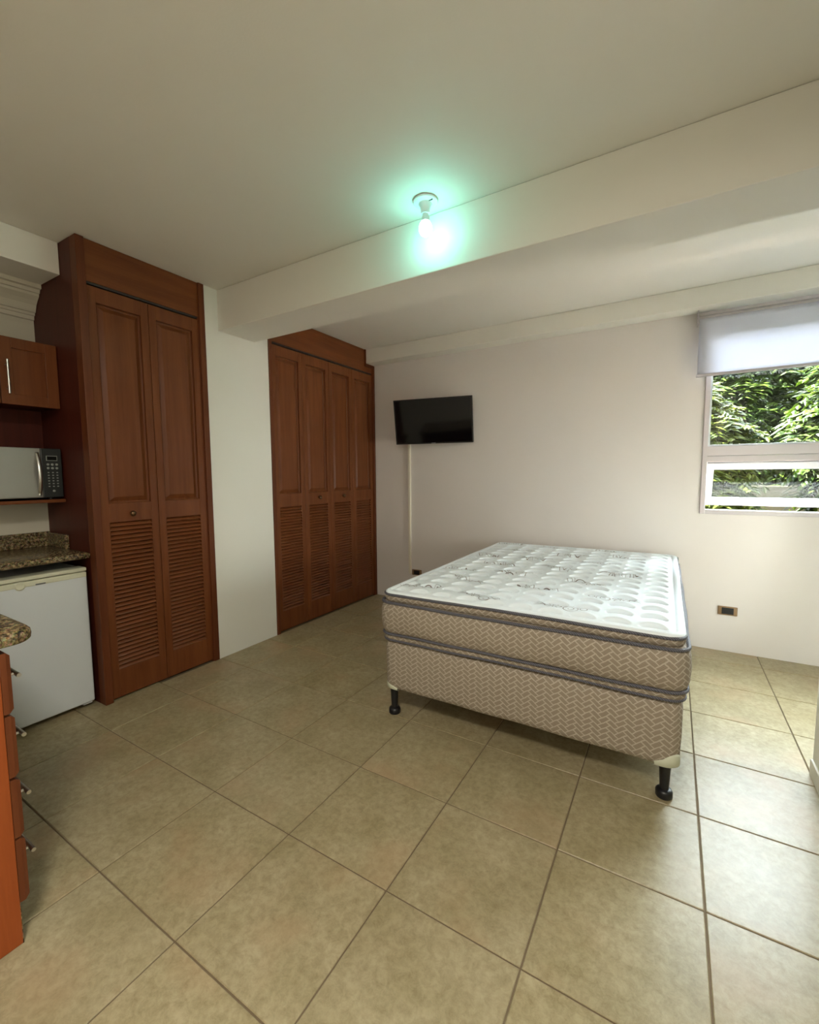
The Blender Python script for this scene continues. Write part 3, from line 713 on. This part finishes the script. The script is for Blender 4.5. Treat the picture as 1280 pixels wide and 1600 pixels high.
lx, ly = -1.092, 1.990
lp = empty('ceiling_bulb_fixture', (lx, ly, H), 'lit bare bulb in a white porcelain ceiling socket beside the beam', 'lamp')
B().lathe((lx, ly, 0), [(.056, H-.0005), (.060, H-.004), (.060, H-.011), (.056, H-.014), (.034, H-.018), (.026, H-.030), (.0225, H-.050), (.0215, H-.064), (.015, H-.066)], 40).obj('socket', M_PORC, lp, True)
B().box(lx+.026, lx+.048, ly-.018, ly-.014, H-.0195, H-.014, .001).obj('screw_slot', M_BLACK, lp)
m, N, b = mat('lit_bulb_glass', (1, 1, 1), .3); b.inputs['Emission Color'].default_value = (.27, 1.0, .84, 1); b.inputs['Emission Strength'].default_value = BULB
bz = 2.585
pr = [(.003, bz-.0385), (.014, bz-.036), (.024, bz-.029), (.030, bz-.018), (.0325, bz-.004), (.031, bz+.010), (.027, bz+.021), (.022, bz+.029)]
B().lathe((lx, ly, 0), pr, 28).obj('bulb_globe', m, lp, True)
B().lathe((lx, ly, 0), [(.0222, bz+.0292), (.0195, bz+.045), (.0165, bz+.058), (.0145, H-.0655)], 24).obj('bulb_base', M_PORC, lp, True)

# ================================================================== GARDEN BEHIND THE WINDOW
B().box(-6, 10, -2, 5.3, -.9, -.86, .01).obj('added_bounce_patio', M_BOUNCE, kind=S_)  # unseen patio added to bounce warm light up through the window
gm = B().box(-14, 16, YW+.2, 34, -1.2, -.9).obj('ground', M_GRASS, kind=S_)
gw = B().box(-12, 14, 8.6, 8.75, -.9, 1.16, .01).obj('glass_glare_wall', M_GLARE)  # added wall, stands in for the pale glare of the tilted sash glass
tag(gw, 'added low pale wall standing in for glare in the lower window pane', 'wall')
def foliage(name, centre, radii, nfr, fl_, leaf_l, leaf_w, matl, seed, parent, droop=.5):
    r = np.random.default_rng(seed); V = []; Fq = []
    c = np.array(centre); ra = np.array(radii)
    for _ in range(nfr):
        d = r.normal(size=3); d /= np.linalg.norm(d); d[1] = -abs(d[1])*1.0 if r.random() < .75 else d[1]
        p = c+d*ra*(.55+.45*r.random()**.5)
        dirv = d*.6+r.normal(size=3)*.5; dirv[2] -= .1; dirv /= np.linalg.norm(dirv)
        Ln = fl_*(.6+.7*r.random()); side = np.cross(dirv, [0, 0, 1.]); side /= max(np.linalg.norm(side), .1)
        nl = 7
        for k in range(nl):
            t = (k+.5)/nl; q = p+dirv*Ln*t+np.array([0, 0, -droop*Ln*t*t])
            for s in (-1, 1):
                a = side*s*.85+dirv*.45+np.array([0, 0, -.25+.15*r.normal()]); a /= np.linalg.norm(a)
                ll = leaf_l*(.7+.6*r.random())*(1-.3*abs(2*t-1)); wv_ = np.cross(a, [0, 0, 1.]); wv_ /= max(np.linalg.norm(wv_), .2); wv_ = wv_*leaf_w*.5
                up2 = np.array([0, 0, .12*leaf_w]); b0 = len(V)
                V += [q, q+a*ll*.45+wv_-up2, q+a*ll+np.array([0, 0, -.15*ll]), q+a*ll*.45-wv_-up2, q+a*ll*.5+up2]
                Fq += [(b0, b0+1, b0+4), (b0+1, b0+2, b0+4), (b0+2, b0+3, b0+4), (b0+3, b0, b0+4)]
    me = npmesh(name, np.array(V), np.array(Fq), False)
    return link(name, me, matl, parent, kind='stuff')
def plant(name, label, cat, pos, centre, radii, nfr, fl_, ll, lw, matl, seed, group=None, trunk_r=.05):
    e = empty(name, pos, label, cat, group)
    top = Vector(centre)
    t = B().tube([Vector(pos), Vector(pos).lerp(top, .5)+Vector((.08, .05, 0)), top+Vector((0, 0, radii[2]*.3))], trunk_r, 8)
    for k in range(5):
        a = seed+k*1.3; m0_ = Vector(pos).lerp(top, .45+.1*k)
        t.tube([m0_, m0_+Vector((math.cos(a)*radii[0]*.6, math.sin(a)*radii[1]*.6, radii[2]*.4))], trunk_r*.4, 6)
    t.obj('stem', M_BARK, e); foliage('foliage', centre, radii, nfr, fl_, ll, lw, matl, seed, e)
G = 'garden shrubs outside the far window'
plant('garden_shrub', 'yellow-green leafy shrub outside the window, at the left side of the glass', 'shrub', (.10, 7.3, -.9), (.10, 7.3, 1.35), (.72, .55, 1.25), 900, .30, .16, .055, M_LEAF2, 3)
plant('garden_shrub', 'bright green shrub with drooping leaves outside the window, right of the yellow-green one', 'shrub', (2.35, 7.5, -.9), (2.35, 7.5, 1.9), (.92, .6, 1.45), 1050, .36, .18, .06, M_LEAF, 5)
plant('garden_shrub', 'low green bush just outside under the lower window pane', 'shrub', (1.0, 5.75, -.9), (1.0, 5.75, .25), (1.7, .35, .6), 700, .26, .14, .05, M_LEAF, 8)
plant('garden_shrub', 'green shrub outside hidden behind the wall left of the window', 'shrub', (-2.2, 7.6, -.9), (-2.2, 7.6, 1.7), (.9, .6, 1.5), 420, .4, .18, .06, M_LEAF, 9)
plant('garden_shrub', 'large green shrub outside beyond the right window half', 'shrub', (5.3, 7.3, -.9), (5.3, 7.3, 1.9), (.9, .6, 1.7), 480, .4, .18, .06, M_LEAF, 10)
plant('garden_tree', 'green tree filling the background behind the yellow-green shrub', 'tree', (1.0, 10.4, -.9), (1.0, 10.4, 2.5), (1.6, .8, 2.1), 1500, .5, .2, .075, M_LEAF, 12, trunk_r=.12)
plant('garden_tree', 'deep green tree at the upper right of the window view', 'tree', (5.0, 10.6, -.9), (5.0, 10.6, 2.8), (1.6, .8, 2.1), 1000, .5, .15, .055, M_LEAF3, 14, trunk_r=.12)
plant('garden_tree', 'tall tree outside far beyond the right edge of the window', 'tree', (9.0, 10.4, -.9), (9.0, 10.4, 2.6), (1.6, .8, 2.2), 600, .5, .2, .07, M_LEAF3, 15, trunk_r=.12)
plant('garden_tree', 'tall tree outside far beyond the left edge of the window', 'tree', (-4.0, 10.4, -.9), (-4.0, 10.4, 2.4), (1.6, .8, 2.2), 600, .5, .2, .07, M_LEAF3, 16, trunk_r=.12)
# dense hedge behind everything
hd = empty('hedge', (1.5, 13.6, -.9), 'dark dense hedge row closing the garden behind the trees', 'hedge')
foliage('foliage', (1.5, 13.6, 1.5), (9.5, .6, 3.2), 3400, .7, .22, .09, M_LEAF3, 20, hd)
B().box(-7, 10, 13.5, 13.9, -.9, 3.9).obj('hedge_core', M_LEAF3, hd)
